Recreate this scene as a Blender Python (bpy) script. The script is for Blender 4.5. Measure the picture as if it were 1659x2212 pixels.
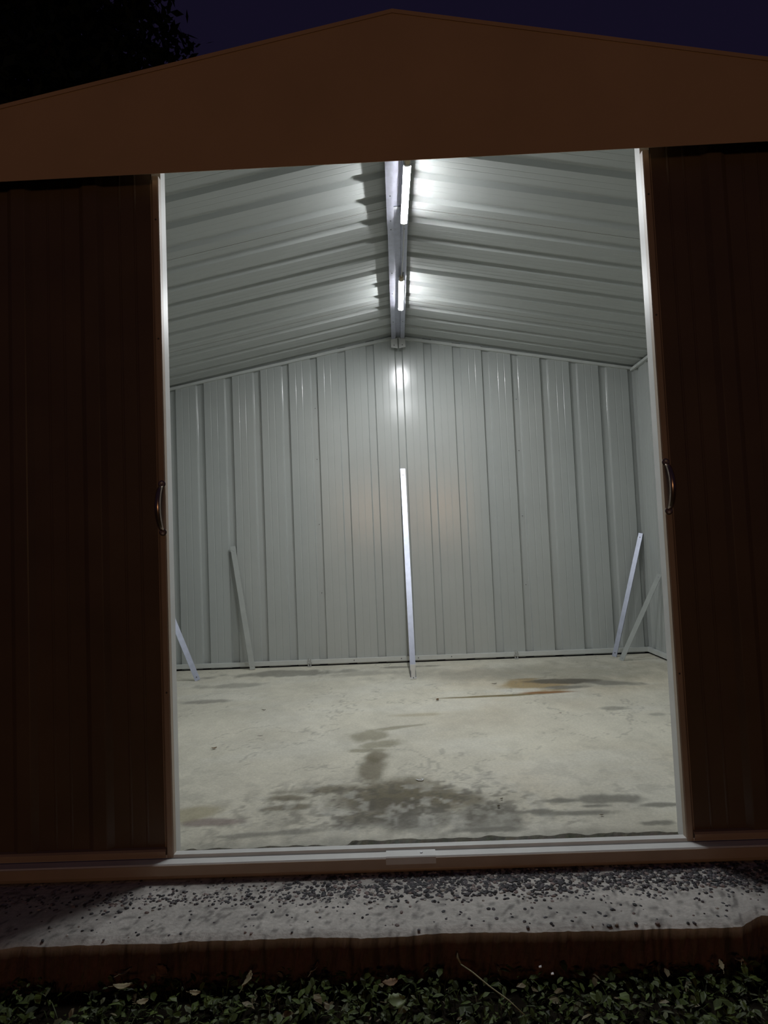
import bpy, bmesh, math, random
import numpy as np
from mathutils import Vector, Matrix

# ------------------------------------------------------------------ clearing
for o in list(bpy.data.objects):
    bpy.data.objects.remove(o)
SC = bpy.context.scene
COL = SC.collection
random.seed(7)
RNG = np.random.default_rng(11)

# ------------------------------------------------------------------ camera
def cam_setup():
    x, dist, z, pitch, yaw, roll, F = -0.046, 1.8783, 0.8255, 0.0544, -0.0198, -0.0413, 1436.13
    f = Vector((math.sin(yaw)*math.cos(pitch), math.cos(yaw)*math.cos(pitch), math.sin(pitch)))
    r = Vector((math.cos(yaw), -math.sin(yaw), 0)); u = r.cross(f)
    c, s = math.cos(roll), math.sin(roll)
    R, U = c*r + s*u, -s*r + c*u
    m = Matrix(((R.x, U.x, -f.x, x), (R.y, U.y, -f.y, -dist), (R.z, U.z, -f.z, z), (0, 0, 0, 1)))
    cd = bpy.data.cameras.new('camera'); co = bpy.data.objects.new('camera', cd)
    COL.objects.link(co); co.matrix_world = m
    cd.sensor_fit = 'HORIZONTAL'; cd.sensor_width = 36.0
    cd.lens = F*36.0/1659.0
    cd.clip_start = 0.05; cd.clip_end = 300
    SC.camera = co
cam_setup()

# ------------------------------------------------------------------ sky, distant lamp, exposure
w = bpy.data.worlds.new('night_sky'); SC.world = w; w.use_nodes = True
bg = w.node_tree.nodes['Background']
bg.inputs[0].default_value = (0.0058, 0.0044, 0.0132, 1)
bg.inputs[1].default_value = 1.0

WARM = (1.0, 0.55, 0.25)
def area(name, loc, target, sx, sy, power, col):
    ld = bpy.data.lights.new(name, 'AREA'); ld.shape = 'RECTANGLE'; ld.size = sx; ld.size_y = sy
    ld.energy = power; ld.color = col
    o = bpy.data.objects.new(name, ld); COL.objects.link(o)
    o.location = loc
    o.rotation_euler = (Vector(target)-Vector(loc)).to_track_quat('-Z', 'Y').to_euler()
    return o
# the porch of the house behind the photographer
area('porch_lamp', (-0.80, -10.0, 1.85), (-.3, 0, 1.2), 0.55, 1.0, 21, WARM)
area('porch_lamp', (1.15, -10.0, 1.85), (.3, 0, 1.2), 0.55, 1.0, 23, WARM)
LED_STRENGTH = 350.0
SC.view_settings.view_transform = 'Standard'
SC.view_settings.look = 'None'
SC.view_settings.gamma = 1.0
SC.view_settings.use_curve_mapping = False
SC.view_settings.exposure = 0.0

# ------------------------------------------------------------------ dimensions
HW, D = 1.717, 2.972            # half width, depth inside
RZ, SL = 2.402, 0.193           # underside of the roof at the ridge, slope
OW = 0.698                      # half the door opening
PITCH = 0.2125; OFF = 0.0145    # wall ribs
def roof_z(x): return RZ - SL*abs(x)

# ------------------------------------------------------------------ materials
def new_mat(name):
    m = bpy.data.materials.new(name); m.use_nodes = True
    nt = m.node_tree; b = nt.nodes['Principled BSDF']
    return m, nt, b
def simple(name, col, rough=.5, metal=0.0, spec=.5, noise=0.0, nscale=8.0, bump=0.0, bscale=60.0, stretch=(1, 1, 1), rvar=0.0):
    m, nt, b = new_mat(name)
    b.inputs['Base Color'].default_value = (*col, 1)
    b.inputs['Roughness'].default_value = rough
    b.inputs['Metallic'].default_value = metal
    b.inputs['Specular IOR Level'].default_value = spec
    tc = nt.nodes.new('ShaderNodeTexCoord'); mp = nt.nodes.new('ShaderNodeMapping')
    mp.inputs['Scale'].default_value = stretch
    nt.links.new(tc.outputs['Object'], mp.inputs[0])
    if noise or rvar:
        n = nt.nodes.new('ShaderNodeTexNoise'); n.inputs['Scale'].default_value = nscale; n.inputs['Detail'].default_value = 6
        nt.links.new(mp.outputs[0], n.inputs['Vector'])
        if noise:
            r = nt.nodes.new('ShaderNodeValToRGB')
            r.color_ramp.elements[0].position = .3; r.color_ramp.elements[1].position = .7
            r.color_ramp.elements[0].color = (*[c*(1-noise) for c in col], 1)
            r.color_ramp.elements[1].color = (*[min(1, c*(1+noise)) for c in col], 1)
            nt.links.new(n.outputs['Fac'], r.inputs[0]); nt.links.new(r.outputs[0], b.inputs['Base Color'])
        if rvar:
            mr = nt.nodes.new('ShaderNodeMapRange'); mr.inputs[3].default_value = rough-rvar; mr.inputs[4].default_value = rough+rvar
            nt.links.new(n.outputs['Fac'], mr.inputs[0]); nt.links.new(mr.outputs[0], b.inputs['Roughness'])
    if bump:
        n2 = nt.nodes.new('ShaderNodeTexNoise'); n2.inputs['Scale'].default_value = bscale; n2.inputs['Detail'].default_value = 5
        nt.links.new(mp.outputs[0], n2.inputs['Vector'])
        bp = nt.nodes.new('ShaderNodeBump'); bp.inputs['Strength'].default_value = bump; bp.inputs['Distance'].default_value = .01
        nt.links.new(n2.outputs['Fac'], bp.inputs['Height']); nt.links.new(bp.outputs[0], b.inputs['Normal'])
    return m
M = {}
M['inner'] = simple('grey_painted_steel', (.44, .462, .448), .195, 0, .5, .03, 3.0, .03, 9, rvar=.025)
M['roofin'] = simple('grey_painted_roof_steel', (.44, .462, .448), .40, 0, .5, .03, 3.0, .04, 9)
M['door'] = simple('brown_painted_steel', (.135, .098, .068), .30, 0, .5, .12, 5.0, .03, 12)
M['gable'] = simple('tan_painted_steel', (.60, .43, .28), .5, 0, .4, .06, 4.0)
M['trim_out'] = simple('tan_trim_steel', (.42, .33, .25), .4, 0, .5, .08, 8.0)
M['cream'] = simple('pale_trim_steel', (.68, .68, .66), .38, 0, .5, .05, 12.0)
M['trim_in'] = simple('pale_grey_trim_steel', (.58, .60, .58), .42, 0, .5, .05, 12.0)
M['galv'] = simple('galvanised_steel', (.50, .51, .59), .42, .9, .5, .10, 30.0, .03, 40, rvar=.08)
M['galvs'] = simple('strut_galvanised_steel', (.43, .455, .54), .44, .8, .5, .08, 30.0, .02, 40)
M['galvd'] = simple('dull_galvanised_steel', (.50, .50, .53), .42, .7, .5, .12, 30.0)
M['grey_strut'] = simple('grey_strut_paint', (.42, .445, .43), .45, 0, .5, .06, 14.0)
M['bolt'] = simple('dark_bolt_steel', (.12, .12, .13), .4, .8)
M['hole'] = simple('dark_hole', (.015, .015, .015), .9)
M['chrome'] = simple('worn_bronze_handle_metal', (.45, .36, .30), .22, .85)
M['plastic'] = simple('white_lamp_plastic', (.78, .78, .76), .45)
M['tanplastic'] = simple('tan_lamp_plug', (.50, .40, .26), .5)
M['clip'] = simple('clear_grey_clip', (.45, .46, .44), .25, .3)
M['soil'] = simple('dark_soil', (.018, .014, .009), .95, 0, .1, .4, 20, .5, 60)
M['leafdry'] = simple('dry_leaf', (.34, .29, .17), .7, 0, .3, .3, 60)
M['leafbrown'] = simple('brown_dry_leaf', (.20, .12, .06), .7, 0, .3, .3, 60)
M['leafgreen'] = simple('green_leaf', (.16, .20, .08), .5, 0, .4, .2, 60)
M['twig'] = simple('pale_twig', (.36, .34, .20), .7, 0, .3, .2, 60)
M['leafbit'] = simple('dark_leaf_crumb', (.10, .075, .045), .8)
M['whitebit'] = simple('white_paper_crumb', (.8, .8, .8), .6)
M['bark'] = simple('bark', (.05, .035, .025), .9, 0, .2, .3, 10, .6, 20)
M['treeleaf'] = simple('dark_tree_leaf', (.030, .045, .018), .7, 0, .2, .3, 2)
m, nt, b = new_mat('lit_lamp_diffuser')
b.inputs['Base Color'].default_value = (.9, .9, .9, 1)
b.inputs['Emission Color'].default_value = (.96, .98, 1.0, 1)
b.inputs['Emission Strength'].default_value = LED_STRENGTH
M['led'] = m

def attr_mat(name, rough, bump, bscale, fine=.12, fscale=90., spec=.3, rough_attr=False):
    m, nt, b = new_mat(name)
    a = nt.nodes.new('ShaderNodeVertexColor'); a.layer_name = 'col'
    tc = nt.nodes.new('ShaderNodeTexCoord')
    n = nt.nodes.new('ShaderNodeTexNoise'); n.inputs['Scale'].default_value = fscale; n.inputs['Detail'].default_value = 5
    n.inputs['Roughness'].default_value = .7
    nt.links.new(tc.outputs['Object'], n.inputs['Vector'])
    mr = nt.nodes.new('ShaderNodeMapRange'); mr.inputs[1].default_value = .3; mr.inputs[2].default_value = .7
    mr.inputs[3].default_value = 1-fine; mr.inputs[4].default_value = 1+fine
    nt.links.new(n.outputs['Fac'], mr.inputs[0])
    mx = nt.nodes.new('ShaderNodeVectorMath'); mx.operation = 'SCALE'
    nt.links.new(a.outputs['Color'], mx.inputs[0]); nt.links.new(mr.outputs[0], mx.inputs['Scale'])
    nt.links.new(mx.outputs[0], b.inputs['Base Color'])
    b.inputs['Roughness'].default_value = rough
    b.inputs['Specular IOR Level'].default_value = spec
    n2 = nt.nodes.new('ShaderNodeTexNoise'); n2.inputs['Scale'].default_value = bscale; n2.inputs['Detail'].default_value = 8
    nt.links.new(tc.outputs['Object'], n2.inputs['Vector'])
    bp = nt.nodes.new('ShaderNodeBump'); bp.inputs['Strength'].default_value = bump; bp.inputs['Distance'].default_value = .006
    nt.links.new(n2.outputs['Fac'], bp.inputs['Height']); nt.links.new(bp.outputs[0], b.inputs['Normal'])
    return m
M['concrete'] = attr_mat('stained_concrete', .72, .35, 55)
M['apron'] = attr_mat('rough_concrete', .85, .6, 90, .16, 70.)
M['pebble'] = attr_mat('aggregate_stone', .6, .1, 90, .1, 200.)
M['grass'] = attr_mat('grass_blade', .55, .1, 90, .15, 60.)

# ------------------------------------------------------------------ helpers
class MB:
    def __init__(s): s.v = []; s.f = []; s.m = []
    def face(s, pts, mi=0):
        i = len(s.v); s.v += [tuple(p) for p in pts]; s.f.append(tuple(range(i, i+len(pts)))); s.m.append(mi)
    def box(s, a, b, mi=0, bev=0):
        x0, y0, z0 = a; x1, y1, z1 = b
        i = len(s.v)
        s.v += [(x0,y0,z0),(x1,y0,z0),(x1,y1,z0),(x0,y1,z0),(x0,y0,z1),(x1,y0,z1),(x1,y1,z1),(x0,y1,z1)]
        for q in ((0,3,2,1),(4,5,6,7),(0,1,5,4),(1,2,6,5),(2,3,7,6),(3,0,4,7)):
            s.f.append(tuple(i+k for k in q)); s.m.append(mi)
    def loft(s, rings, mi=0, cap=True, closed=True):
        """rings: lists of equal-length point loops"""
        i0 = len(s.v); n = len(rings[0])
        for r in rings: s.v += [tuple(p) for p in r]
        for k in range(len(rings)-1):
            for j in range(n if closed else n-1):
                a = i0+k*n+j; b2 = i0+k*n+(j+1) % n
                s.f.append((a, b2, b2+n, a+n)); s.m.append(mi)
        if cap and closed:
            s.f.append(tuple(i0+j for j in reversed(range(n)))); s.m.append(mi)
            e = i0+(len(rings)-1)*n
            s.f.append(tuple(e+j for j in range(n))); s.m.append(mi)
    def tube(s, pts, rad, n=8, mi=0, flat=None):
        pts = [Vector(p) for p in pts]; rings = []
        up = Vector((0, 0, 1))
        for k, p in enumerate(pts):
            t = (pts[min(k+1, len(pts)-1)]-pts[max(k-1, 0)]).normalized()
            ref = up if abs(t.dot(up)) < .95 else Vector((1, 0, 0))
            a = t.cross(ref).normalized(); b2 = t.cross(a).normalized()
            r = rad[k] if hasattr(rad, '__len__') else rad
            fa, fb = flat or (1, 1)
            rings.append([p + a*(math.cos(2*math.pi*j/n)*r*fa) + b2*(math.sin(2*math.pi*j/n)*r*fb) for j in range(n)])
        s.loft(rings, mi)
    def disc(s, c, axis, r, h, n=10, mi=0):
        c = Vector(c); axis = Vector(axis).normalized()
        s.tube([c, c+axis*h*.6, c+axis*h], [r, r, r*.75], n, mi)
    def build(s, name, mats, parent=None, smooth=False, recalc=True, bevel=0):
        me = bpy.data.meshes.new(name); me.from_pydata(s.v, [], s.f)
        if not isinstance(mats, (list, tuple)): mats = [mats]
        for mm in mats: me.materials.append(mm)
        me.polygons.foreach_set('material_index', s.m)
        if recalc:
            bm = bmesh.new(); bm.from_mesh(me); bmesh.ops.remove_doubles(bm, verts=bm.verts, dist=1e-5)
            bmesh.ops.recalc_face_normals(bm, faces=bm.faces); bm.to_mesh(me); bm.free()
        o = bpy.data.objects.new(name, me); COL.objects.link(o)
        if parent: o.parent = parent
        if bevel:
            mo = o.modifiers.new('bevel', 'BEVEL'); mo.width = bevel; mo.segments = 2; mo.limit_method = 'ANGLE'
        if smooth:
            me.polygons.foreach_set('use_smooth', [True]*len(me.polygons))
        return o
def tag(o, label=None, cat=None, group=None, kind=None):
    if label: o['label'] = label
    if cat: o['category'] = cat
    if group: o['group'] = group
    if kind: o['kind'] = kind
    return o
def empty(name, loc=(0, 0, 0)):
    o = bpy.data.objects.new(name, None); COL.objects.link(o); o.location = loc; o.empty_display_size = .1
    return o
def setpar(o, p):
    """parent while keeping world-space vertex coordinates"""
    o.parent = p; o.matrix_parent_inverse = Matrix.Translation(p.location).inverted()
    return o

def profile(u0, u1, pitch, off, depth=.018, half=.031, floor=.0235, stiff=True, sd=.0010):
    """corrugated sheet profile: list of (u, n), n>0 points to the outside of the shed"""
    P = []
    k0 = math.floor((u0-off)/pitch)-1; k1 = math.ceil((u1-off)/pitch)+1
    for k in range(k0, k1+1):
        c = off + k*pitch
        P += [(c-half, 0), (c-floor-.001, depth-.0015), (c-floor+.002, depth), (c+floor-.002, depth), (c+floor+.001, depth-.0015), (c+half, 0)]
        if stiff:
            flat = pitch-2*half
            for q in (.34, .66):
                m_ = c+half+flat*q
                P += [(m_-.004, 0), (m_-.0015, sd), (m_+.0015, sd), (m_+.004, 0)]
    def at(u):
        for a, b in zip(P[:-1], P[1:]):
            if a[0] <= u <= b[0]:
                t = (u-a[0])/max(1e-9, b[0]-a[0]); return a[1]+(b[1]-a[1])*t
        return 0
    Q = [(u0, at(u0))] + [p for p in P if u0+1e-4 < p[0] < u1-1e-4] + [(u1, at(u1))]
    return Q
def sheet(name, prof, place, v0, v1, parent, mats, th=.0012, breaks=()):
    """place(u, n, v)->xyz ; v0(u), v1(u) limits ; mats = [inside, outside]"""
    mb = MB(); n = len(prof)
    uu = sorted(set([p[0] for p in prof] + [b for b in breaks if prof[0][0] < b < prof[-1][0]]))
    import bisect
    us = [p[0] for p in prof]
    def nn(u):
        i = min(max(bisect.bisect_right(us, u)-1, 0), n-2)
        a, b = prof[i], prof[i+1]; t = (u-a[0])/max(1e-9, b[0]-a[0]); return a[1]+(b[1]-a[1])*t
    rows = []
    for u in uu:
        h = nn(u)
        rows.append((place(u, h, v0(u)), place(u, h, v1(u)), place(u, h+th, v0(u)), place(u, h+th, v1(u))))
    i0 = 0
    for r in rows: mb.v += [tuple(p) for p in r]
    for k in range(len(rows)-1):
        a, b = 4*k, 4*(k+1)
        mb.f += [(a, a+1, b+1, b), (a+2, b+2, b+3, a+3), (a, b, b+2, a+2), (a+1, a+3, b+3, b+1)]
        mb.m += [0, 1, 1, 1]
    mb.f += [(0, 2, 3, 1)]; mb.m += [1]
    e = 4*(len(rows)-1); mb.f += [(e, e+1, e+3, e+2)]; mb.m += [1]
    o = mb.build(name, mats, parent)
    return o

# value-noise fbm on arrays
_T = RNG.random((256, 256))
def vnoise(x, y):
    xi = np.floor(x).astype(int); yi = np.floor(y).astype(int); fx = x-xi; fy = y-yi
    fx = fx*fx*(3-2*fx); fy = fy*fy*(3-2*fy)
    a = _T[xi % 256, yi % 256]; b = _T[(xi+1) % 256, yi % 256]; c = _T[xi % 256, (yi+1) % 256]; d = _T[(xi+1) % 256, (yi+1) % 256]
    return (a*(1-fx)+b*fx)*(1-fy)+(c*(1-fx)+d*fx)*fy
def fbm(x, y, o=5, seed=0):
    s = 0; a = .5; t = 0
    for i in range(o):
        s = s + a*vnoise(x+seed*17.3+i*31.7, y+seed*9.1+i*11.3); t += a; a *= .55; x = x*2.03; y = y*2.03
    return s/t
def grid_mesh(name, xs, ys, zf, colf, mat, parent=None, skirt=None, face_tint=(1, 1, 1)):
    X, Y = np.meshgrid(xs, ys); X0, Y0 = X.copy(), Y.copy()
    X, Y, Z = zf(X, Y); C = colf(X, Y)
    V = np.stack([X.ravel(), Y.ravel(), Z.ravel()], 1); C = C.reshape(-1, 3)
    nx, ny = len(xs), len(ys)
    I = (np.arange(ny-1)[:, None]*nx+np.arange(nx-1)[None, :]).ravel()
    F = np.stack([I, I+1, I+1+nx, I+nx], 1)
    V = V.tolist(); F = F.tolist(); C = C.tolist()
    if skirt is not None:          # walls all round down to z = skirt and an underside
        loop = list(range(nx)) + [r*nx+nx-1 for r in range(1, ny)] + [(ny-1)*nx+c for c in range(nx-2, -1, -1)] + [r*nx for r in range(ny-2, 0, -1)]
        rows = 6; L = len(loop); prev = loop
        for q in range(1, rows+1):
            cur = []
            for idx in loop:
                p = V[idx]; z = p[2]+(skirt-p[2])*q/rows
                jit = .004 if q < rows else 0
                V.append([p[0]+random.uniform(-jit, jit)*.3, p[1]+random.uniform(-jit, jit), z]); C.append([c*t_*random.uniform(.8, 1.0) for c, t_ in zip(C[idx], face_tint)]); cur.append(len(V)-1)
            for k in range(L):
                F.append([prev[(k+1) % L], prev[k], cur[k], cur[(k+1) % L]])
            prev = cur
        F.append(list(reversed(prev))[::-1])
    me = bpy.data.meshes.new(name); me.from_pydata(V, [], F); me.materials.append(mat)
    ca = me.color_attributes.new('col', 'FLOAT_COLOR', 'POINT')
    cc = np.ones((len(V), 4)); cc[:, :3] = np.array(C); ca.data.foreach_set('color', cc.ravel())
    o = bpy.data.objects.new(name, me); COL.objects.link(o)
    if parent: o.parent = parent
    return o

# ================================================================== LARGE STRUCTURE
# ---------------- garden ground
GRD = -.150
gm = MB(); gm.box((-25, -25, -.40), (25, 30, GRD))
tag(gm.build('ground', M['soil']), 'dark bare soil showing under the lawn around the shed slab', kind='structure')

# ---------------- concrete floor inside the shed
def smooth(a, lo, hi):
    t = np.clip((a-lo)/(hi-lo), 0, 1); return t*t*(3-2*t)
def blob(X, Y, cx, cy, rx, ry, ang=0., rag=.55, seed=0, soft=.35, fs=9.):
    c, s = math.cos(ang), math.sin(ang)
    dx, dy = X-cx, Y-cy
    u = (dx*c+dy*s)/rx; v = (-dx*s+dy*c)/ry
    r = np.sqrt(u*u+v*v) + rag*(fbm(X*fs, Y*fs*.55, 5, seed)-.5)*2
    return 1-smooth(r, 1-soft, 1+soft*.4)
def floor_col(X, Y):
    base = np.array([.605, .58, .485])
    n1 = fbm(X*1.4, Y*1.0, 4, 1); n2 = fbm(X*6, Y*3.5, 5, 2); n3 = fbm(X*30, Y*22, 4, 3)
    k = 1 + (n1-.5)*.35 + (n2-.5)*.28 + (n3-.5)*.18
    C = base[None, None, :]*k[..., None]
    def mix(mask, col, amt=1.0):
        nonlocal C
        mm = np.clip(mask*amt, 0, 1)[..., None]; C = C*(1-mm) + np.array(col)[None, None, :]*k[..., None]*mm
    warm = smooth(fbm(X*1.1+3, Y*1.1, 3, 5), .35, .65); mix(warm*smooth(X, -.1, .5), (.60, .54, .42), .8)
    wht = smooth(fbm(X*2.2, Y*4.5, 5, 8), .45, .75); mix(wht, (.66, .65, .58), .45)
    spk = smooth(fbm(X*14, Y*11, 4, 9), .57, .68); mix(spk, (.34, .33, .28), .25*smooth(1.2-Y, 0, .8)+.06)
    ol = (.155, .135, .085); gr = (.20, .195, .165); oc = (.34, .25, .12); dk = (.105, .095, .075)
    # the big damp stain by the threshold
    for b in [(-.10, .38, .24, .15, 0), (.02, .33, .25, .10, .05), (-.08, .44, .16, .14, .3), (-.18, .66, .06, .18, .05), (-.17, .82, .05, .08, -.1),
              (-.36, .47, .13, .05, .1), (-.45, .40, .08, .03, -.1), (-.44, .32, .09, .03, .1), (-.16, .22, .10, .05, 0)]:
        mix(blob(X, Y, *b[:4], b[4], .42, 21+int(abs(b[0])*50), .5, 15), ol, .78)
    for b in [(-.21, 1.12, .10, .09, -.3), (-.15, .98, .09, .05, .4), (-.04, 1.25, .16, .03, .3), (-.20, .90, .10, .03, 0)]:
        mix(blob(X, Y, *b[:4], b[4], .85, 91+int(abs(b[0])*50), .45), (.27, .25, .175), .75)
    mix(blob(X, Y, -.10, .17, .20, .07, 0, .8, 31, .5), gr, .8)
    mix(blob(X, Y, .10, .20, .28, .09, 0, .9, 32, .5, 14), gr, .75)
    mix(blob(X, Y, -.12, .28, .12, .08, 0, .9, 33, .5, 14), dk, .5)
    grain = smooth(fbm(X*45, Y*35, 3, 12), .5, .62)
    near = blob(X, Y, -.05, .30, .60, .28, 0, .6, 34, .6)
    mix(grain*near, dk, .6)
    pale = smooth(fbm(X*20, Y*14, 4, 13), .56, .68); mix(pale*near, (.58, .57, .51), .5)
    # back right: ochre pool, grey tide mark, thin line
    mix(blob(X, Y, 1.0, 2.35, .62, .42, 0, .7, 41, .7), (.27, .26, .20), .6)
    mix(blob(X, Y, .30, 2.45, .55, .20, 0, .8, 45, .7), (.30, .29, .25), .5)
    mix(blob(X, Y, .72, 2.03, .20, .19, 0, .45, 42, .35), oc, .9)
    mix(blob(X, Y, .88, 2.12, .26, .085, -.1, .5, 43, .3), dk, .9)
    mix(blob(X, Y, 1.14, 2.02, .16, .07, -.3, .6, 44, .35), gr, .8)
    mix(blob(X, Y, .86, 1.95, .17, .05, 0, .4, 46, .35), gr, .85)
    mix(blob(X, Y, .45, 1.80, .34, .026, .04, .25, 47, .4), (.20, .165, .08), 1.0)
    mix(blob(X, Y, .74, 1.84, .16, .03, 0, .25, 48, .5), (.26, .13, .05), 1.0)
    mix(blob(X, Y, .69, 2.22, .12, .025, 0, .5, 48, .5), (.24, .18, .09), .7)
    mix(blob(X, Y, .62, 1.92, .20, .06, 0, .6, 49, .5), (.62, .61, .55), .7)
    mix(blob(X, Y, .97, 1.44, .08, .05, 0, .5, 50, .4), gr, .65)
    mix(blob(X, Y, 1.13, 1.30, .04, .03, 0, .5, 51, .4), gr, .5)
    for b in [(.45, .30, .06, .018), (.45, .20, .12, .022), (.33, .22, .07, .02), (.66, .11, .07, .02), (.18, .10, .10, .02), (.74, .24, .1, .018), (.52, .25, .05, .015), (.57, .30, .12, .04)]:
        mix(blob(X, Y, *b, 0, .8, 60+int(b[0]*90), .5, 16), gr, .85)
    # left
    mix(blob(X, Y, -1.18, 1.92, .16, .055, 0, .7, 70, .5), (.22, .21, .185), .7)
    mix(blob(X, Y, -1.15, 2.35, .22, .08, 0, .9, 71, .5), gr, .5)
    mix(blob(X, Y, -.95, 2.70, .40, .11, 0, 1.0, 72, .5), gr, .75)
    mix(blob(X, Y, -.45, 2.70, .12, .08, .5, .9, 73, .5), gr, .6)
    mix(blob(X, Y, -.30, 2.60, .30, .10, 0, .9, 78, .5), gr, .4)
    mix(blob(X, Y, -.05, 2.78, .22, .04, 0, .9, 74, .5), gr, .7)
    mix(blob(X, Y, -.66, .22, .12, .03, 0, .8, 75, .5), (.25, .20, .18), .8)
    mix(blob(X, Y, -.74, .29, .12, .06, .5, .5, 76, .6), (.36, .32, .20), .7)
    mix(blob(X, Y, -.50, .12, .22, .02, .1, .7, 77, .6), gr, .7)
    mix(blob(X, Y, .04, 1.45, .16, .03, 0, .6, 79, .6), (.42, .37, .25), .6)
    # dirt along the threshold edge
    edge = 1-smooth(Y+(fbm(X*12, Y*12, 4, 80)-.5)*.10, .02, .11); mix(edge, (.26, .25, .21), .6)
    crk = np.abs(fbm(X*2.6, Y*1.6, 5, 90)-.5) < .004; mix(crk*1.0, gr, .35)
    return np.clip(C, .01, .8)
def floor_z(X, Y):
    front = Y < .0101
    e = np.where(X < -.22, .035, .055) + (fbm(X*18, X*0+5, 5, 6)-.5)*.035
    Yn = np.where(front, e, np.maximum(Y, e+.001*(Y*100)))
    Z = (fbm(X*8, Y*8, 4, 3)-.5)*.002 - .001
    return X, Yn, Z
ys = np.concatenate([[.01], np.linspace(.06, .7, 90), np.linspace(.71, 2.96, 190)])
fl = grid_mesh('floor', np.linspace(-1.715, 1.715, 330), ys, floor_z, floor_col, M['concrete'], skirt=-.06)
tag(fl, 'pale stained concrete floor inside the shed with a brown damp patch', kind='structure')

# ---------------- slab in front of (and under) the shed
def apron_edge(X):
    e = -.332 + (fbm(X*9, X*0+2, 5, 15)-.5)*.018 + (fbm(X*60, X*0+4, 3, 14)-.5)*.008 + (fbm(X*2, X*0+8, 2, 16)-.5)*.02
    return e + .045*smooth(X, .66, .76)
def apron_z(X, Y):
    t = (Y-Y.min())/(Y.max()-Y.min())
    Yn = apron_edge(X)*(1-t) + .20*t
    Z = -.042 + (fbm(X*14, Yn*14, 4, 17)-.5)*.004 - .006*(1-smooth(Yn-apron_edge(X), 0, .02))
    return X, Yn, Z
def apron_col(X, Y):
    base = np.array([.50, .475, .44]); n = fbm(X*5, Y*7, 5, 18); n2 = fbm(X*60, Y*60, 3, 19); n3 = fbm(X*3, Y*45, 4, 20)
    k = 1+(n-.5)*.5+(n2-.5)*.35+(n3-.5)*.25
    C = base*k[..., None]
    sp = smooth(fbm(X*75, Y*75, 3, 22), .62, .70)[..., None]; C = C*(1-.5*sp)
    return np.clip(C, .02, .8)
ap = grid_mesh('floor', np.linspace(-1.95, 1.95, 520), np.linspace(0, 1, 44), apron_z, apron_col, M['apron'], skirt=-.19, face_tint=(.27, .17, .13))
tag(ap, 'rough concrete slab edge in front of the shed threshold with exposed stones', kind='structure')
# exposed aggregate: thousands of small stones, far too many and too small to pick apart
def pebbles():
    ico = bmesh.new(); bmesh.ops.create_icosphere(ico, subdivisions=1, radius=1.0)
    bv = np.array([v.co[:] for v in ico.verts]); bf = np.array([[v.index for v in f.verts] for f in ico.faces]); ico.free()
    V = []; F = []; C = []; n = 0; cnt = 0
    tries = 0
    while cnt < 4200 and tries < 60000:
        tries += 1
        x = random.uniform(-1.2, 1.2); y = random.uniform(-.335, -.03)
        xx = np.array([x])
        if y < float(apron_edge(xx)[0])+.008: continue
        band = math.exp(-((y+.115)/.060)**2)*(1/(1+math.exp(-(x+.30)*9)))*1.0
        left = .35*math.exp(-((y+.165+.02*x)/.035)**2)*(1 if x < -.2 else .3)
        d = band + left + .035
        d *= .45+1.1*float(fbm(np.array([x*7]), np.array([y*9]), 3, 25)[0])
        if random.random() > d: continue
        r = random.uniform(.0034, .0080)*(.75 if band < .3 else 1)
        R = Matrix.Rotation(random.uniform(0, 6.28), 3, 'Z')
        sc = np.array([r*random.uniform(.8, 1.3), r*random.uniform(.6, 1.0), r*random.uniform(.45, .8)])
        P = (bv*sc) @ np.array(R).T + np.array([x, y, -.0425+random.uniform(-.0006, .0008)])
        V.append(P); F.append(bf+n); n += len(bv)
        q = random.random()
        c = (.055, .056, .062) if q < .5 else ((.11, .10, .11) if q < .8 else ((.24, .19, .18) if q < .90 else (.45, .43, .40)))
        s = random.uniform(.7, 1.3); C.append(np.tile(np.array([*[v*s for v in c], 1.]), (len(bv), 1))); cnt += 1
    V = np.concatenate(V); F = np.concatenate(F); C = np.concatenate(C)
    me = bpy.data.meshes.new('exposed_stones'); me.from_pydata(V.tolist(), [], F.tolist()); me.materials.append(M['pebble'])
    ca = me.color_attributes.new('col', 'FLOAT_COLOR', 'POINT'); ca.data.foreach_set('color', C.ravel())
    o = bpy.data.objects.new('exposed_stones', me); COL.objects.link(o); o.parent = ap; o['kind'] = 'stuff'
pebbles()

# ---------------- walls of corrugated sheet
SEAMS = [-.6200, .8645]
def wall_root(name, label):
    e = empty(name); tag(e, label, kind='structure'); return e
def rivet(parent, p, axis, name='rivet', r=.0032, mat='bolt'):
    mb = MB(); mb.disc(p, axis, r, .0022, 8); return mb.build(name, M[mat], parent, smooth=False)
wb = wall_root('wall_back', 'pale grey corrugated steel back wall of the shed')
edges = [-HW-.012] + SEAMS + [HW+.012]
for a, b in zip(edges[:-1], edges[1:]):
    pr = profile(a-(.012 if a > -1 else 0), b+(.012 if b < 1 else 0), PITCH, OFF)
    sh = .0016 if a == SEAMS[0] else 0
    sheet('panel', pr, lambda u, n, v: (u, D+n-sh, v), lambda u: .004, lambda u: roof_z(u)+.004, wb, [M['inner'], M['door']], breaks=(0.,))
for sx in SEAMS:
    for z in (.52, 1.02, 1.50, 1.88):
        rivet(wb, (sx, D+.0135, z), (0, -1, 0))
for side, nm in ((-1, 'left'), (1, 'right')):
    wr = wall_root('wall_'+nm, f'pale grey corrugated steel side wall on the {nm} of the shed')
    for a, b in ((.05, 1.51), (1.51, D+.012)):
        pr = profile(a, b, PITCH, .115)
        zt = roof_z(HW)+.004
        sheet('panel', pr, lambda u, n, v: (side*(HW+n), u, v), lambda u: .004, lambda u: zt, wr, [M['inner'], M['door']])

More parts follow.
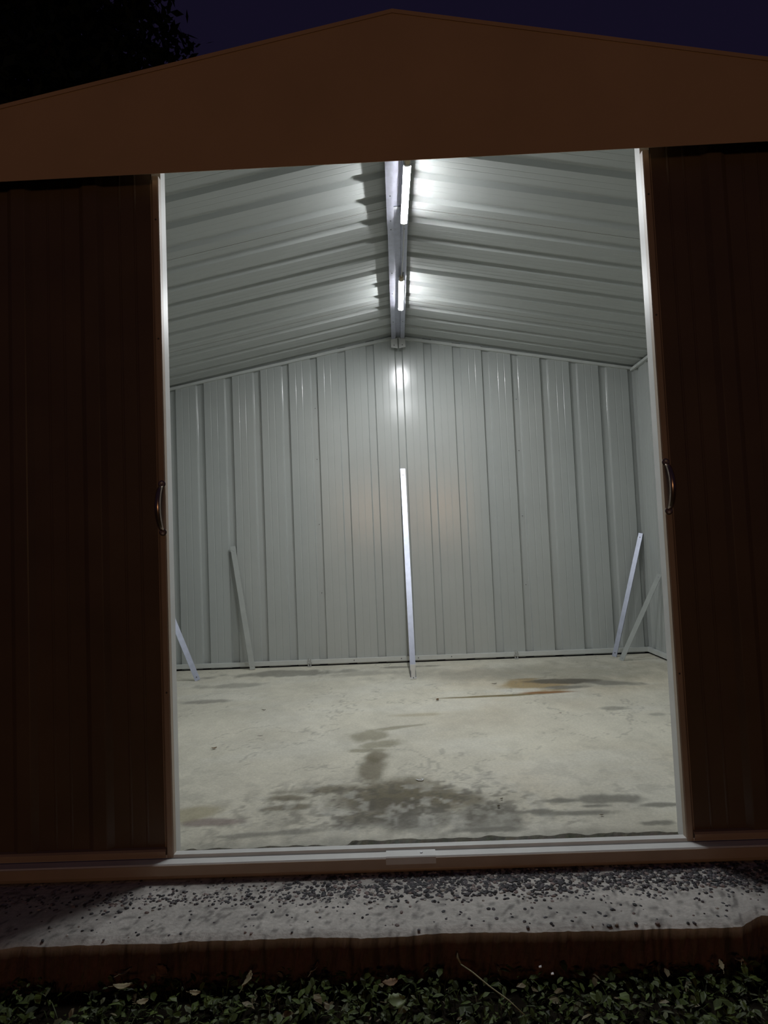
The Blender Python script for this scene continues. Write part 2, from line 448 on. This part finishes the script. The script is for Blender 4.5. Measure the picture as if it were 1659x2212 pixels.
# ---------------- roof (the ceiling seen from inside)
cr = wall_root('ceiling', 'underside of the pitched corrugated steel roof')
RP = .1915; ROFF = 1.02
cs = 1/math.sqrt(1+SL*SL)
for side in (-1, 1):
    ye = [.05, .54, 1.115, 1.69, 2.264, D+.05]
    for a, b in zip(ye[:-1], ye[1:]):
        pr = profile(a, b+.010, RP, ROFF, depth=.021, half=.033, floor=.020, sd=.0008)
        tilt = .0012 if (ye.index(a) % 2) else 0
        sheet('panel', pr, lambda u, n, v: (side*v - side*n*SL*cs*-1*0, u, RZ - SL*v + (n+tilt)/cs), lambda u: 0.004, lambda u: HW+.06, cr, [M['roofin'], M['door']])
rc = MB()
rc.face([(-.16, .05, roof_z(.16)+.024), (0, .05, RZ+.026), (0, D+.05, RZ+.026), (-.16, D+.05, roof_z(.16)+.024)])
rc.face([(.16, .05, roof_z(.16)+.024), (.16, D+.05, roof_z(.16)+.024), (0, D+.05, RZ+.026), (0, .05, RZ+.026)])
rco = rc.build('ridge_cap', M['door'], cr); so = rco.modifiers.new('t', 'SOLIDIFY'); so.thickness = .0012

# ---------------- front wall: gable, header and the sheets behind the doors
wf = wall_root('wall_front', 'tan gable end and header of the shed front above the doors')
GY, GZ, GB = -.055, 2.362, 1.9165
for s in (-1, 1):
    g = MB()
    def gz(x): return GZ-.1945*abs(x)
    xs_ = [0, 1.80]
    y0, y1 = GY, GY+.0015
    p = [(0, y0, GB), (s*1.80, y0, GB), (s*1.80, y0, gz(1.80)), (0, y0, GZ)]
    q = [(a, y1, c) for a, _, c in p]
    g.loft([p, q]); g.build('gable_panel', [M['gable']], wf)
    v = MB()                                   # verge flashing following the roof slope
    pr_ = [(GY-.0025, .002), (GY-.0025, -.010), (GY-.0004, -.010), (GY-.0004, .0), (.06, .026), (.06, .029)]
    v.loft([[(0, y, gz(0)+z) for y, z in pr_], [(s*1.83, y, gz(1.83)+z) for y, z in pr_]])
    v.build('verge_flashing', M['gable'], wf)
h = MB(); pr_ = [(GY+.002, GB+.002), (GY+.002, GB+.03), (GY+.014, GB+.03), (GY+.014, GB+.0285), (GY+.0035, GB+.0285), (GY+.0035, GB+.002)]
h.loft([[(-1.78, y, z) for y, z in pr_], [(1.78, y, z) for y, z in pr_]]); h.build('header_channel', M['gable'], wf)
for s in (-1, 1):
    pr = profile(OW+.012, 1.76, PITCH, .90)
    sheet('wall_panel', pr, lambda u, n, v: (s*u, .048-n, v), lambda u: -.03, lambda u: roof_z(u)-.002, wf, [M['inner'], M['door']])
    j = MB()                                   # pale jamb channel that catches the light
    pr_ = [(.001, .032), (.001, 0), (.038, 0), (.038, .03), (.0365, .03), (.0365, .0015), (.0025, .0015), (.0025, .032)]
    j.loft([[(s*(OW+x), y, -.002) for y, x in pr_], [(s*(OW+x), y, GB+.06) for y, x in pr_]])
    j.build('jamb_channel', M['cream'], wf)
gi = MB(); gi.face([(-HW, .054, GB+.085), (HW, .054, GB+.085), (HW, .054, roof_z(HW)-.002), (0, .054, RZ-.002), (-HW, .054, roof_z(HW)-.002)])
gio = gi.build('gable_lining', M['inner'], wf); so = gio.modifiers.new('t', 'SOLIDIFY'); so.thickness = .001

# ---------------- sill track under the doors
tr = empty('trim_1'); tag(tr, 'pale metal sill track across the threshold of the shed', kind='structure')
t = MB()
pr_ = [(.004, -.050), (.004, .010), (-.019, .010), (-.019, -.003), (-.028, -.003), (-.028, .003), (-.031, .004), (-.060, .004), (-.063, .001), (-.063, -.023), (-.058, -.025), (-.030, -.025), (-.030, -.050)]
t.loft([[(-1.80, y, z) for y, z in pr_], [(1.80, y, z) for y, z in pr_]]); t.build('track_rail', M['cream'], tr)
t = MB(); t.box((-1.80, -.0648, -.025), (1.80, -.0632, .0008)); t.build('front_lip', M['trim_out'], tr)
t = MB(); t.tube([(-1.8, -.046, -.0345), (1.8, -.046, -.0345)], .0070, 10); t.build('rounded_bead', M['trim_out'], tr, smooth=True)
t = MB(); pr_ = [(-.0282, .0065), (-.062, .0060), (-.0652, .0035), (-.0652, -.014), (-.0632, -.014), (-.0632, .001), (-.0605, .0042), (-.0282, .0042)]
t.loft([[(-.115, y, z) for y, z in pr_], [(.018, y, z) for y, z in pr_]]); sp = t.build('splice_plate', M['cream'], tr)
rivet(sp, (-.02, -.046, .006), (0, 0, 1), 'screw', .004, 'galvd')

# ---------------- trims inside
def trim(name, label, pts_prof, a, b, mat='trim_in'):
    """pts_prof: loop of Vector offsets; swept from a to b"""
    mb = MB(); mb.loft([[tuple(Vector(a)+Vector(o_)) for o_ in pts_prof], [tuple(Vector(b)+Vector(o_)) for o_ in pts_prof]])
    o = mb.build(name, M[mat]); tag(o, label, kind='structure'); return o
for i, s in enumerate((-1, 1)):
    nm = ('left', 'right')[i]
    trim('trim_%d' % (2+i), f'pale folded trim along the {nm} slope of the back gable',
         [(0, 0, 0), (0, -.022, 0), (0, -.022, .019), (0, 0, .019)], (s*.004, D, RZ-.036), (s*(HW-.001), D, RZ-.036-SL*HW+.017))
    trim('trim_%d' % (4+i), f'pale folded trim along the eave of the {nm} side wall',
         [(0, 0, 0), (-s*.022, 0, 0), (-s*.022, 0, .019), (0, 0, .019)], (s*HW, .06, roof_z(HW)-.030), (s*HW, D-.023, roof_z(HW)-.030))
bb = trim('baseboard_back', 'pale base channel along the foot of the back wall',
     [(0, 0, 0), (0, -.020, 0), (0, -.022, .002), (0, -.022, .030), (0, -.018, .031), (0, 0, .031)], (-HW+.001, D, .013), (HW-.001, D, .013))
for s, nm in ((-1, 'left'), (1, 'right')):
    trim('baseboard_'+nm, f'pale base channel along the foot of the {nm} side wall',
         [(0, 0, 0), (-s*.020, 0, 0), (-s*.022, 0, .002), (-s*.022, 0, .030), (-s*.018, 0, .031), (0, 0, .031)], (s*HW, .06, .013), (s*HW, D-.024, .013))
for x in (-.06, .062, .30, -.40):
    rivet(bb, (x, D-.022, .030), (0, -1, 0), 'screw', .004)

# ================================================================== DOORS
def door(num, s, label):
    r = empty('door_%d' % num, (s*1.05, 0, 0)); tag(r, label, kind='structure')
    pr = profile(OW+.026, OW+.70, PITCH, .905, depth=.012, half=.036, floor=.020, sd=.002)
    o = sheet('panel', pr, lambda u, n, v: (s*u, .002-n, v), lambda u: .006, lambda u: 1.97, None, [M['door'], M['door']]); setpar(o, r)
    mb = MB()      # raised stile at the leading edge
    pf = [(OW, 0.0005), (OW, -.018), (OW+.003, -.021), (OW+.016, -.021), (OW+.019, -.018), (OW+.021, -.002), (OW+.030, -.001), (OW+.030, .0005)]
    mb.loft([[(s*x, y, .003) for x, y in pf], [(s*x, y, 1.93) for x, y in pf]])
    setpar(mb.build('stile', M['trim_out'], None), r)
    mb = MB()      # bottom rail of the door
    pf = [(.0, .004), (-.022, .004), (-.022, .020), (-.016, .024), (.0, .024)]
    mb.loft([[(s*(OW+.022), y, z) for y, z in pf], [(s*(OW+.70), y, z) for y, z in pf]])
    setpar(mb.build('bottom_rail', M['trim_out'], None), r)
    mb = MB(); mb.box((s*(OW+.68) if s > 0 else s*(OW+.70), -.018, .004), (s*(OW+.70) if s > 0 else s*(OW+.68), 0, 1.93))
    setpar(mb.build('stile', M['trim_out'], None), r)
    for z in (.45, 1.45, 1.80):
        mm = MB(); mm.disc((s*(OW+.009), -.0208, z), (0, -1, 0), .0028, .0018, 8); setpar(mm.build('screw', M['bolt'], None), r)
    # handle: a bowed pull with round end tabs
    x = s*(OW+.008)
    mb = MB(); N = 24; rings = []
    for k in range(N+1):
        t_ = k/N; z = .900+.128*t_
        bow = math.sin(math.pi*t_)**.55
        y = -.024-.026*bow; wd = .0065+.0025*bow
        xo = x + s*.004*bow
        rings.append([(xo-wd, y, z), (xo-wd*.6, y-.004, z), (xo, y-.0055, z), (xo+wd*.6, y-.004, z), (xo+wd, y, z), (xo, y+.003, z)])
    mb.loft(rings)
    ha = mb.build('handle', M['chrome'], None, smooth=True); setpar(ha, r)
    for zc in (.896, 1.032):
        mb = MB(); mb.disc((x, -.0205, zc), (0, -1, 0), .0105, .004, 18); tb = mb.build('handle_tab', M['chrome'], None, smooth=False)
        tb.parent = ha; tb.matrix_parent_inverse = Matrix.Identity(4)
        mb = MB(); mb.disc((x, -.0243, zc+(-.003 if zc < 1 else .003)), (0, -1, 0), .0038, .0022, 10); sc_ = mb.build('screw', M['galvd'], None)
        sc_.parent = ha
    return r
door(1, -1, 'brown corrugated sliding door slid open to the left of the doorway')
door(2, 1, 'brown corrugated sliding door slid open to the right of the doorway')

# ================================================================== RIDGE BEAM AND LAMPS
BX, BZ = .0135, 2.352
rb = empty('ridge_beam', (BX, 1.5, BZ)); tag(rb, 'galvanised steel ridge beam of two channels running under the roof peak', 'beam')
def member(s, y0, y1, g, mat):
    mb = MB()
    # flat flange facing down, inner web, outer lip
    a0, a1 = .018, .048+g
    pf = [(a0, BZ-g), (a1, BZ-g), (a1, BZ+.012), (a1-.002, BZ+.012), (a1-.002, BZ+.002-g), (a0+.002, BZ+.002-g), (a0+.002, BZ+.030), (a0, BZ+.030)]
    mb.loft([[(BX+s*x, y0, z) for x, z in pf], [(BX+s*x, y1, z) for x, z in pf]])
    o = mb.build('channel', M[mat]); setpar(o, rb); return o
for s in (-1, 1):
    ch = member(s, .06, 1.20, .002, 'galv'); ch2 = member(s, 1.19, D-.06, 0, 'galv')
    for y in (.30, .66, .93, 1.15, 1.24, 1.75, 2.05, 2.55):
        mb = MB(); mb.disc((BX+s*.032, y, BZ-(.0022 if y < 1.2 else .0002)), (0, 0, -1), .0035, .0015, 8); o = mb.build('bolt', M['bolt']); setpar(o, rb)
mb = MB(); mb.box((BX-.0175, .06, BZ+.020), (BX+.0175, D-.03, BZ+.022)); o = mb.build('web_plate', M['galv']); setpar(o, rb)
mb = MB(); mb.box((BX-.0175, 1.06, BZ+.0165), (BX+.0175, 1.085, BZ+.0198)); o = mb.build('web_tab', M['galvd']); setpar(o, rb)
for s in (-1, 1):
    mb = MB()
    xa, xb = (BX+s*.005, BX+s*.048)
    pf = [(xa, D-.055, BZ+.006), (xb+s*.004, D-.055, BZ-.004), (xb+s*.004, D-.060, BZ-.064), (xa, D-.060, BZ-.072)]
    mb.loft([pf, [(x_, y_+.0025, z_) for x_, y_, z_ in pf]])
    mb.box((min(xa, xb), D-.050, BZ-.004), (max(xa, xb), D-.004, BZ-.0015))
    o = mb.build('end_bracket', M['cream']); setpar(o, rb)
    mb = MB(); mb.disc((BX+s*.03, D-.0578, BZ-.048), (0, -1, 0), .004, .001, 10); o = mb.build('bolt', M['bolt']); setpar(o, rb)

def lamp(x0, y0, x1, y1, label):
    r = empty('tube_light', ((x0+x1)/2, (y0+y1)/2, 2.345)); tag(r, label, 'lamp', 'lit LED tube lamps on the ridge beam')
    zt = BZ-.0045
    def P(t, dx, z):
        x = x0+(x1-x0)*t; y = y0+(y1-y0)*t; return (x+dx, y, zt-z)
    e = .02
    hw_ = .0145
    hs = MB(); hs.loft([[P(t, a, z) for a, z in ((-hw_+.001, 0), (hw_-.001, 0), (hw_+.0002, .0156), (-hw_-.0002, .0156))] for t in (0, 1)])
    setpar(hs.build('housing', M['plastic']), r)
    df = MB(); n = 8
    df.loft([[P(t, -hw_*math.cos(math.pi*k/n), .0155+.0062*math.sin(math.pi*k/n)**.6 if 0 < k < n else .0157) for k in range(n+1)] for t in (e, 1-e)])
    setpar(df.build('diffuser', M['led']), r)
    for t0, t1 in ((-.004, e-.001), (1-e+.001, 1.004)):
        c = MB(); c.loft([[P(t, -(hw_+.0008)*math.cos(math.pi*k/n), (.0005 if k in (0, n) else .0155+.0071*math.sin(math.pi*k/n)**.6)) for k in range(n+1)] for t in (t0, t1)])
        setpar(c.build('end_cap', M['plastic']), r)
    c = MB(); c.loft([[P(t, a, z) for a, z in ((-.010, .003), (.010, .003), (.011, .010), (.008, .022), (-.008, .022), (-.011, .010))] for t in (-.075, -.03, -.006)])
    pl_ = c.build('plug', M['tanplastic'], bevel=.001); setpar(pl_, r)
    return r
lamp(.052, .665, .042, 1.145, 'lit white tube lamp nearer the doorway, larger of the two')
lamp(.0335, 1.80, .0315, 2.27, 'lit white tube lamp nearer the back wall, smaller of the two')
cb = MB(); cpts = [(.042, 1.150, 2.338), (.044, 1.30, 2.340), (.041, 1.5, 2.342), (.038, 1.62, 2.342), (.036, 1.70, 2.340), (.0335, 1.765, 2.336)]
cb.tube(cpts, .0022, 6); tag(cb.build('lamp_cable', M['plastic'], smooth=True), 'thin white cable joining the two tube lamps along the beam', 'cable')

# ================================================================== STRUTS
def strut(name, foot, top, width, face, label, mat, leg=.016, group=None, bracket=False):
    """angle-section strip between two points; face = direction the broad side looks"""
    r = empty(name, foot); tag(r, label, 'strut', group)
    a, b = Vector(foot), Vector(top); d = (b-a).normalized()
    fc = Vector(face); fc = (fc-d*fc.dot(d)).normalized(); sd = d.cross(fc).normalized()
    th = .002
    def ring(p):
        return [p-sd*width/2, p+sd*width/2, p+sd*width/2-fc*leg, p+sd*(width/2-th)-fc*leg, p+sd*(width/2-th)-fc*th, p-sd*width/2-fc*th]
    mb = MB(); mb.loft([ring(a), ring(a+(b-a)*.5), ring(b)]); setpar(mb.build('angle_bar', M[mat]), r)
    for q in (.965, .03):
        m2 = MB(); m2.disc(a+(b-a)*q, fc, .0042, .0025, 8); setpar(m2.build('bolt', M['bolt' if mat != 'grey_strut' else 'galvd']), r)
    if bracket:
        m2 = MB(); f = a
        m2.box((f.x-.020, f.y-.038, .0), (f.x+.020, f.y+.012, .004)); m2.box((f.x-.017, f.y-.010, .004), (f.x+.017, f.y-.004, .085))
        m2.box((f.x-.017, f.y-.010, .004), (f.x-.014, f.y+.012, .05)); m2.box((f.x+.014, f.y-.010, .004), (f.x+.017, f.y+.012, .05))
        setpar(m2.build('foot_bracket', M['cream']), r)
        m3 = MB(); m3.disc((f.x, f.y-.026, .004), (0, 0, 1), .005, .004, 6); setpar(m3.build('bolt', M['bolt']), r)
    return r
G = 'struts leaning between floor and walls'
strut('strut', (.012, 2.378, .004), (.008, D-.020, 1.400), .036, (0, -1, .35), 'tall shiny metal strut standing at the centre of the back wall', 'galvs', group=G, bracket=True)
strut('strut', (1.429, 2.860, .002), (1.700, D-.022, .858), .030, (-.45, -.9, .45), 'shiny metal strut leaning into the back right corner', 'galvs', group=G)
strut('strut', (1.424, 2.700, .002), (HW-.016, 2.655, .575), .030, (-.5, -1, .1), 'dull grey strut rising to the right side wall', 'grey_strut', group=G)
strut('strut', (-1.414, 2.556, .002), (-HW+.010, 2.62, .70), .036, (.45, -.9, .45), 'shiny metal strut half hidden by the left door jamb', 'galvs', group=G)
strut('strut', (-1.121, 2.885, .002), (-1.256, D-.016, .885), .036, (.15, -1, .1), 'dull grey strut leaning on the back wall near the left corner', 'grey_strut', group=G)

# clips on the base channel of the back wall
for x, lab in ((-.722, 'small clear clip on the back base channel, left of the centre strut'), (.762, 'small clear clip on the back base channel, right of the centre strut')):
    mb = MB()
    mb.box((x-.012, D-.030, .002), (x-.004, D-.0225, .058)); mb.box((x+.004, D-.030, .002), (x+.012, D-.0225, .052)); mb.box((x-.016, D-.032, .018), (x+.016, D-.0225, .028))
    mb.box((x-.014, D-.05, .0005), (x+.014, D-.0225, .004))
    tag(mb.build('clip', M['clip'], bevel=.001), lab, 'clip', 'clips on the back base channel')

# ================================================================== DEBRIS
def leaf(name, loc, ln, wd, ang, curl, mat, label, cat='leaf', tilt=0., seed=0, group=None):
    rr = random.Random(seed); n = 9; mb = MB(); rows = []
    for k in range(n):
        t_ = k/(n-1); u = (t_-.5)*ln; hw_ = wd/2*(math.sin(math.pi*min(1, t_*.94+.03))**.8)*(1+.18*math.sin(t_*23+seed))
        z = curl*ln*((t_-.5)**2)*4*.25
        rows.append([(u, -hw_*rr.uniform(.85, 1.1), z+curl*wd*.35), (u, -hw_*.5, z+curl*wd*.1), (u, 0, z-.0), (u, hw_*.5, z+curl*wd*.1), (u, hw_*rr.uniform(.85, 1.1), z+curl*wd*.35)])
    top = [[(x, y, z+.0006) for x, y, z in r] for r in rows]
    mb.loft([r+list(reversed(t2)) for r, t2 in zip(rows, top)])
    st = [(-ln*.5, 0, curl*ln*.25), (-ln*.66, ln*.03, curl*ln*.2), (-ln*.78, ln*.09, curl*ln*.1+.001)]
    o = mb.build(name, M[mat], smooth=True)
    o.location = loc; o.rotation_euler = (tilt, tilt*.5, ang)
    sm = MB(); sm.tube(st, [.0007, .0006, .0005], 5); so_ = sm.build('stalk', M['twig'], o)
    tag(o, label, cat, group); return o
F_ = .0012
G2 = 'leaf scraps on the concrete floor'
for i, (x, y, ln, wd, an, cu, mt, lb) in enumerate([
    (-.869, .994, .022, .014, .4, .5, 'leafbrown', 'curled brown leaf scrap lying alone on the left of the floor'),
    (-.790, 1.652, .022, .008, -.3, .6, 'leafbit', 'dark leaf scrap on the floor left of centre, in front of the left clip'),
    (-.705, 1.161, .020, .004, .2, .4, 'leafbit', 'thin dark sliver lying between the two left leaf scraps'),
    (.127, 1.739, .022, .016, 1.2, .7, 'leafbrown', 'brown leaf scrap standing just right of the centre strut foot'),
    (.483, 2.097, .030, .012, .1, .4, 'leafbit', 'dark leaf scrap by the ochre stain near the back wall'),
    (.252, .324, .010, .006, .5, .4, 'leafbit', 'tiny dark crumb above the round black crumb near the threshold'),
    (.527, .171, .011, .006, .1, .3, 'leafbit', 'dark oval crumb near the threshold on the right'),
    (.696, 1.376, .012, .007, .1, .3, 'leafbit', 'tiny dark speck alone in the middle right of the floor'),
    (.233, .262, .010, .010, .9, .5, 'leafbit', 'round black crumb near the threshold right of the damp stain'),
]):
    leaf('leaf_scrap', (x, y, F_+.0010), ln, wd, an, cu, mt, lb, 'leaf', seed=i, group=G2)
mb = MB(); mb.tube([(-.020, .535, .002), (-.010, .522, .002), (.002, .520, .002), (.006, .533, .002), (-.002, .541, .002)], [.002, .0035, .004, .003, .0015], 6, flat=(1, .5))
tag(mb.build('plaster_blob', M['whitebit'], smooth=True), 'small white curled blob on the damp stain near the threshold', 'debris')

# ================================================================== LAWN
def lawn():
    N = 52000
    x = RNG.uniform(-2.6, 2.6, N); y = np.where(RNG.random(N) < .72, RNG.uniform(-1.05, -.325, N), RNG.uniform(-3.2, -1.05, N))
    keep = (y < -.365) | (RNG.random(N) < .8)
    keep &= fbm(x*9, y*9, 3, 51) > RNG.uniform(.22, .52, N)
    x, y = x[keep], y[keep]; N = len(x)
    broad = RNG.random(N) < .62
    ln = np.where(broad, RNG.uniform(.011, .031, N), RNG.uniform(.025, .06, N)); wd = np.where(broad, ln*RNG.uniform(.35, .6, N), RNG.uniform(.0015, .003, N))
    z0 = np.where(broad, GRD-.003+RNG.uniform(.008, .040, N), GRD-.003)
    z0 = z0 + .006*(fbm(x*5, y*5, 3, 50)-.5)*2
    az = RNG.uniform(0, 2*np.pi, N); el = np.where(broad, RNG.uniform(-.2, .9, N), RNG.uniform(.6, 1.45, N))
    dx, dy, dz = np.cos(az)*np.cos(el), np.sin(az)*np.cos(el), np.sin(el)
    roll = RNG.uniform(-.7, .7, N)
    sx, sy, sz = -np.sin(az)*np.cos(roll), np.cos(az)*np.cos(roll), np.sin(roll)
    P = np.stack([x, y, z0], 1); Dv = np.stack([dx, dy, dz], 1); S = np.stack([sx, sy, sz], 1)
    L = ln[:, None]; W = wd[:, None]; drop = np.zeros((N, 3)); drop[:, 2] = -ln*.25
    v = np.stack([P, P+Dv*L*.35-S*W*.5, P+Dv*L*.75-S*W*.38+drop*.3, P+Dv*L+drop, P+Dv*L*.75+S*W*.38+drop*.3, P+Dv*L*.35+S*W*.5], 1).reshape(-1, 3)
    i = np.arange(N)*6
    F = np.concatenate([np.stack([i, i+1, i+4, i+5], 1), np.stack([i+1, i+2, i+3, i+4], 1)])
    hue = RNG.random(N); g = np.array([.070, .100, .022])*RNG.uniform(.35, 1.5, N)[:, None]
    g = np.where((hue < .05)[:, None], np.array([.16, .18, .10])*RNG.uniform(.7, 1.3, N)[:, None], g)
    g = np.where((hue > .965)[:, None], np.array([.22, .19, .11]), g)
    C = np.ones((N, 6, 4)); C[:, :, :3] = g[:, None, :]
    me = bpy.data.meshes.new('lawn'); me.from_pydata(v.tolist(), [], F.tolist()); me.materials.append(M['grass'])
    ca = me.color_attributes.new('col', 'FLOAT_COLOR', 'POINT'); ca.data.foreach_set('color', C.ravel())
    o = bpy.data.objects.new('lawn', me); COL.objects.link(o)
    tag(o, 'short dark green lawn of grass and small round leaves before the slab', 'grass', kind='stuff')
lawn()
G3 = 'dead leaves fallen on the lawn'
for i, (x, y, ln, wd, an, mt, lb) in enumerate([
    (-.685, -.395, .034, .014, .1, 'leafdry', 'pale dead leaf lying flat on the lawn near the bottom left'),
    (-.616, -.345, .030, .018, -.6, 'leafbrown', 'tan dead leaf upright in the grass just below the slab, left part'),
    (-.413, -.384, .034, .014, 1.3, 'leafdry', 'long pale dead leaf standing in the grass left of centre'),
    (-.701, -.345, .026, .007, .9, 'leafdry', 'thin pale dead leaf closest to the slab on the left'),
    (-.624, -.445, .022, .010, .8, 'leafdry', 'small pale dead leaf at the very bottom on the left'),
    (-.271, -.350, .026, .010, 1.1, 'leafbrown', 'tan dead leaf on the lawn just left of the centre'),
    (-.103, -.409, .028, .018, .3, 'leafbrown', 'crumpled brown dead leaf at the bottom centre'),
    (-.093, -.466, .036, .024, .5, 'leafgreen', 'broad yellowish green leaf at the bottom centre'),
    (.612, -.380, .022, .008, 1.4, 'leafdry', 'pale narrow dead leaf standing on the right of the lawn'),
    (.658, -.362, .022, .014, 1.4, 'leafbrown', 'small reddish brown dead leaf at the far right'),
    (-.52, -.42, .020, .009, .2, 'leafdry', 'small pale dead leaf between two larger ones on the left'),
]):
    leaf('dead_leaf', (x, y, GRD+.047), ln*1.2, wd*1.3, an, .5, mt, lb, 'leaf', tilt=.5*math.sin(i*2.1), seed=20+i, group=G3)
mb = MB(); mb.tube([(.050, -.350, -0.1000), (.075, -.385, -0.0980), (.105, -.425, -0.1020), (.14, -.465, -0.1060), (.165, -.50, -0.1120)], [.0016, .0018, .0016, .0014, .001], 6)
mb.tube([(.053, -.353, -0.1000), (.046, -.345, -0.0900), (.047, -.34, -0.0820)], [.0016, .003, .001], 6)
tag(mb.build('twig', M['twig'], smooth=True), 'long pale bent twig lying on the lawn right of centre', 'twig')
for x, y, lb in ((.224, -.365, 'white paper speck on the lawn nearer the slab, right of the twig'), (.245, -.39, 'white paper speck on the lawn just below the other one')):
    mb = MB(); mb.loft([[(x-.003, y-.002, -0.1040), (x+.003, y-.003, -0.1030), (x+.004, y+.003, -0.1020), (x-.002, y+.002, -0.1030)], [(x-.003, y-.002, -0.1025), (x+.003, y-.003, -0.1015), (x+.003, y+.003, -0.1005), (x-.002, y+.002, -0.1015)]])
    tag(mb.build('paper_speck', M['whitebit']), lb, 'debris', 'white specks on the lawn')

# ================================================================== TREE BEHIND THE SHED
def tree():
    r = empty('tree', (-6.2, 8.0, -.18)); tag(r, 'large black tree silhouette rising behind the left roof slope', 'tree')
    mb = MB(); mb.tube([(-6.2, 8.0, -.3), (-6.1, 8.0, 1.5), (-6.3, 8.1, 3.5), (-6.1, 8.1, 6.5)], [.32, .25, .2, .1], 10)
    for q in range(9):
        a = q*.7; z = 2.6+.45*q
        mb.tube([(-6.2, 8.05, z), (-6.2+math.cos(a)*1.2, 8.05+math.sin(a)*1.2, z+.9), (-6.2+math.cos(a)*2.3, 8.05+math.sin(a)*2.3, z+1.6)], [.1, .06, .025], 6)
    setpar(mb.build('trunk', M['bark'], smooth=True), r)
    cl = [(-6.2, 8, 6.4, 2.9), (-4.5, 7.8, 6.4, 1.75), (-4.1, 8.2, 8.1, 1.5), (-4.3, 8.0, 4.9, 1.2), (-6.5, 7.6, 8.8, 2.4), (-8.2, 8.0, 6.2, 2.2), (-7.0, 7.5, 4.6, 1.9), (-5.2, 8, 9.8, 1.9), (-8.6, 8, 8.6, 1.8)]
    N = 52000; vol = np.array([c[3]**2 for c in cl]); ci = RNG.choice(len(cl), N, p=vol/vol.sum())
    c = np.array(cl)[ci]; d = RNG.normal(size=(N, 3)); d /= np.linalg.norm(d, axis=1)[:, None]
    rad = c[:, 3]*(RNG.random(N)**.35)*(.85+.25*RNG.random(N))
    P = c[:, :3]+d*rad[:, None]
    a = RNG.normal(size=(N, 3)); a /= np.linalg.norm(a, axis=1)[:, None]; b = np.cross(a, RNG.normal(size=(N, 3))); b /= np.linalg.norm(b, axis=1)[:, None]
    s = RNG.uniform(.06, .13, N)[:, None]
    v = np.stack([P-a*s, P-b*s*.45, P+a*s, P+b*s*.45], 1).reshape(-1, 3)
    i = np.arange(N)*4; F = np.stack([i, i+1, i+2, i+3], 1)
    me = bpy.data.meshes.new('foliage'); me.from_pydata(v.tolist(), [], F.tolist()); me.materials.append(M['treeleaf'])
    o = bpy.data.objects.new('foliage', me); COL.objects.link(o); o['kind'] = 'stuff'; setpar(o, r)
tree()
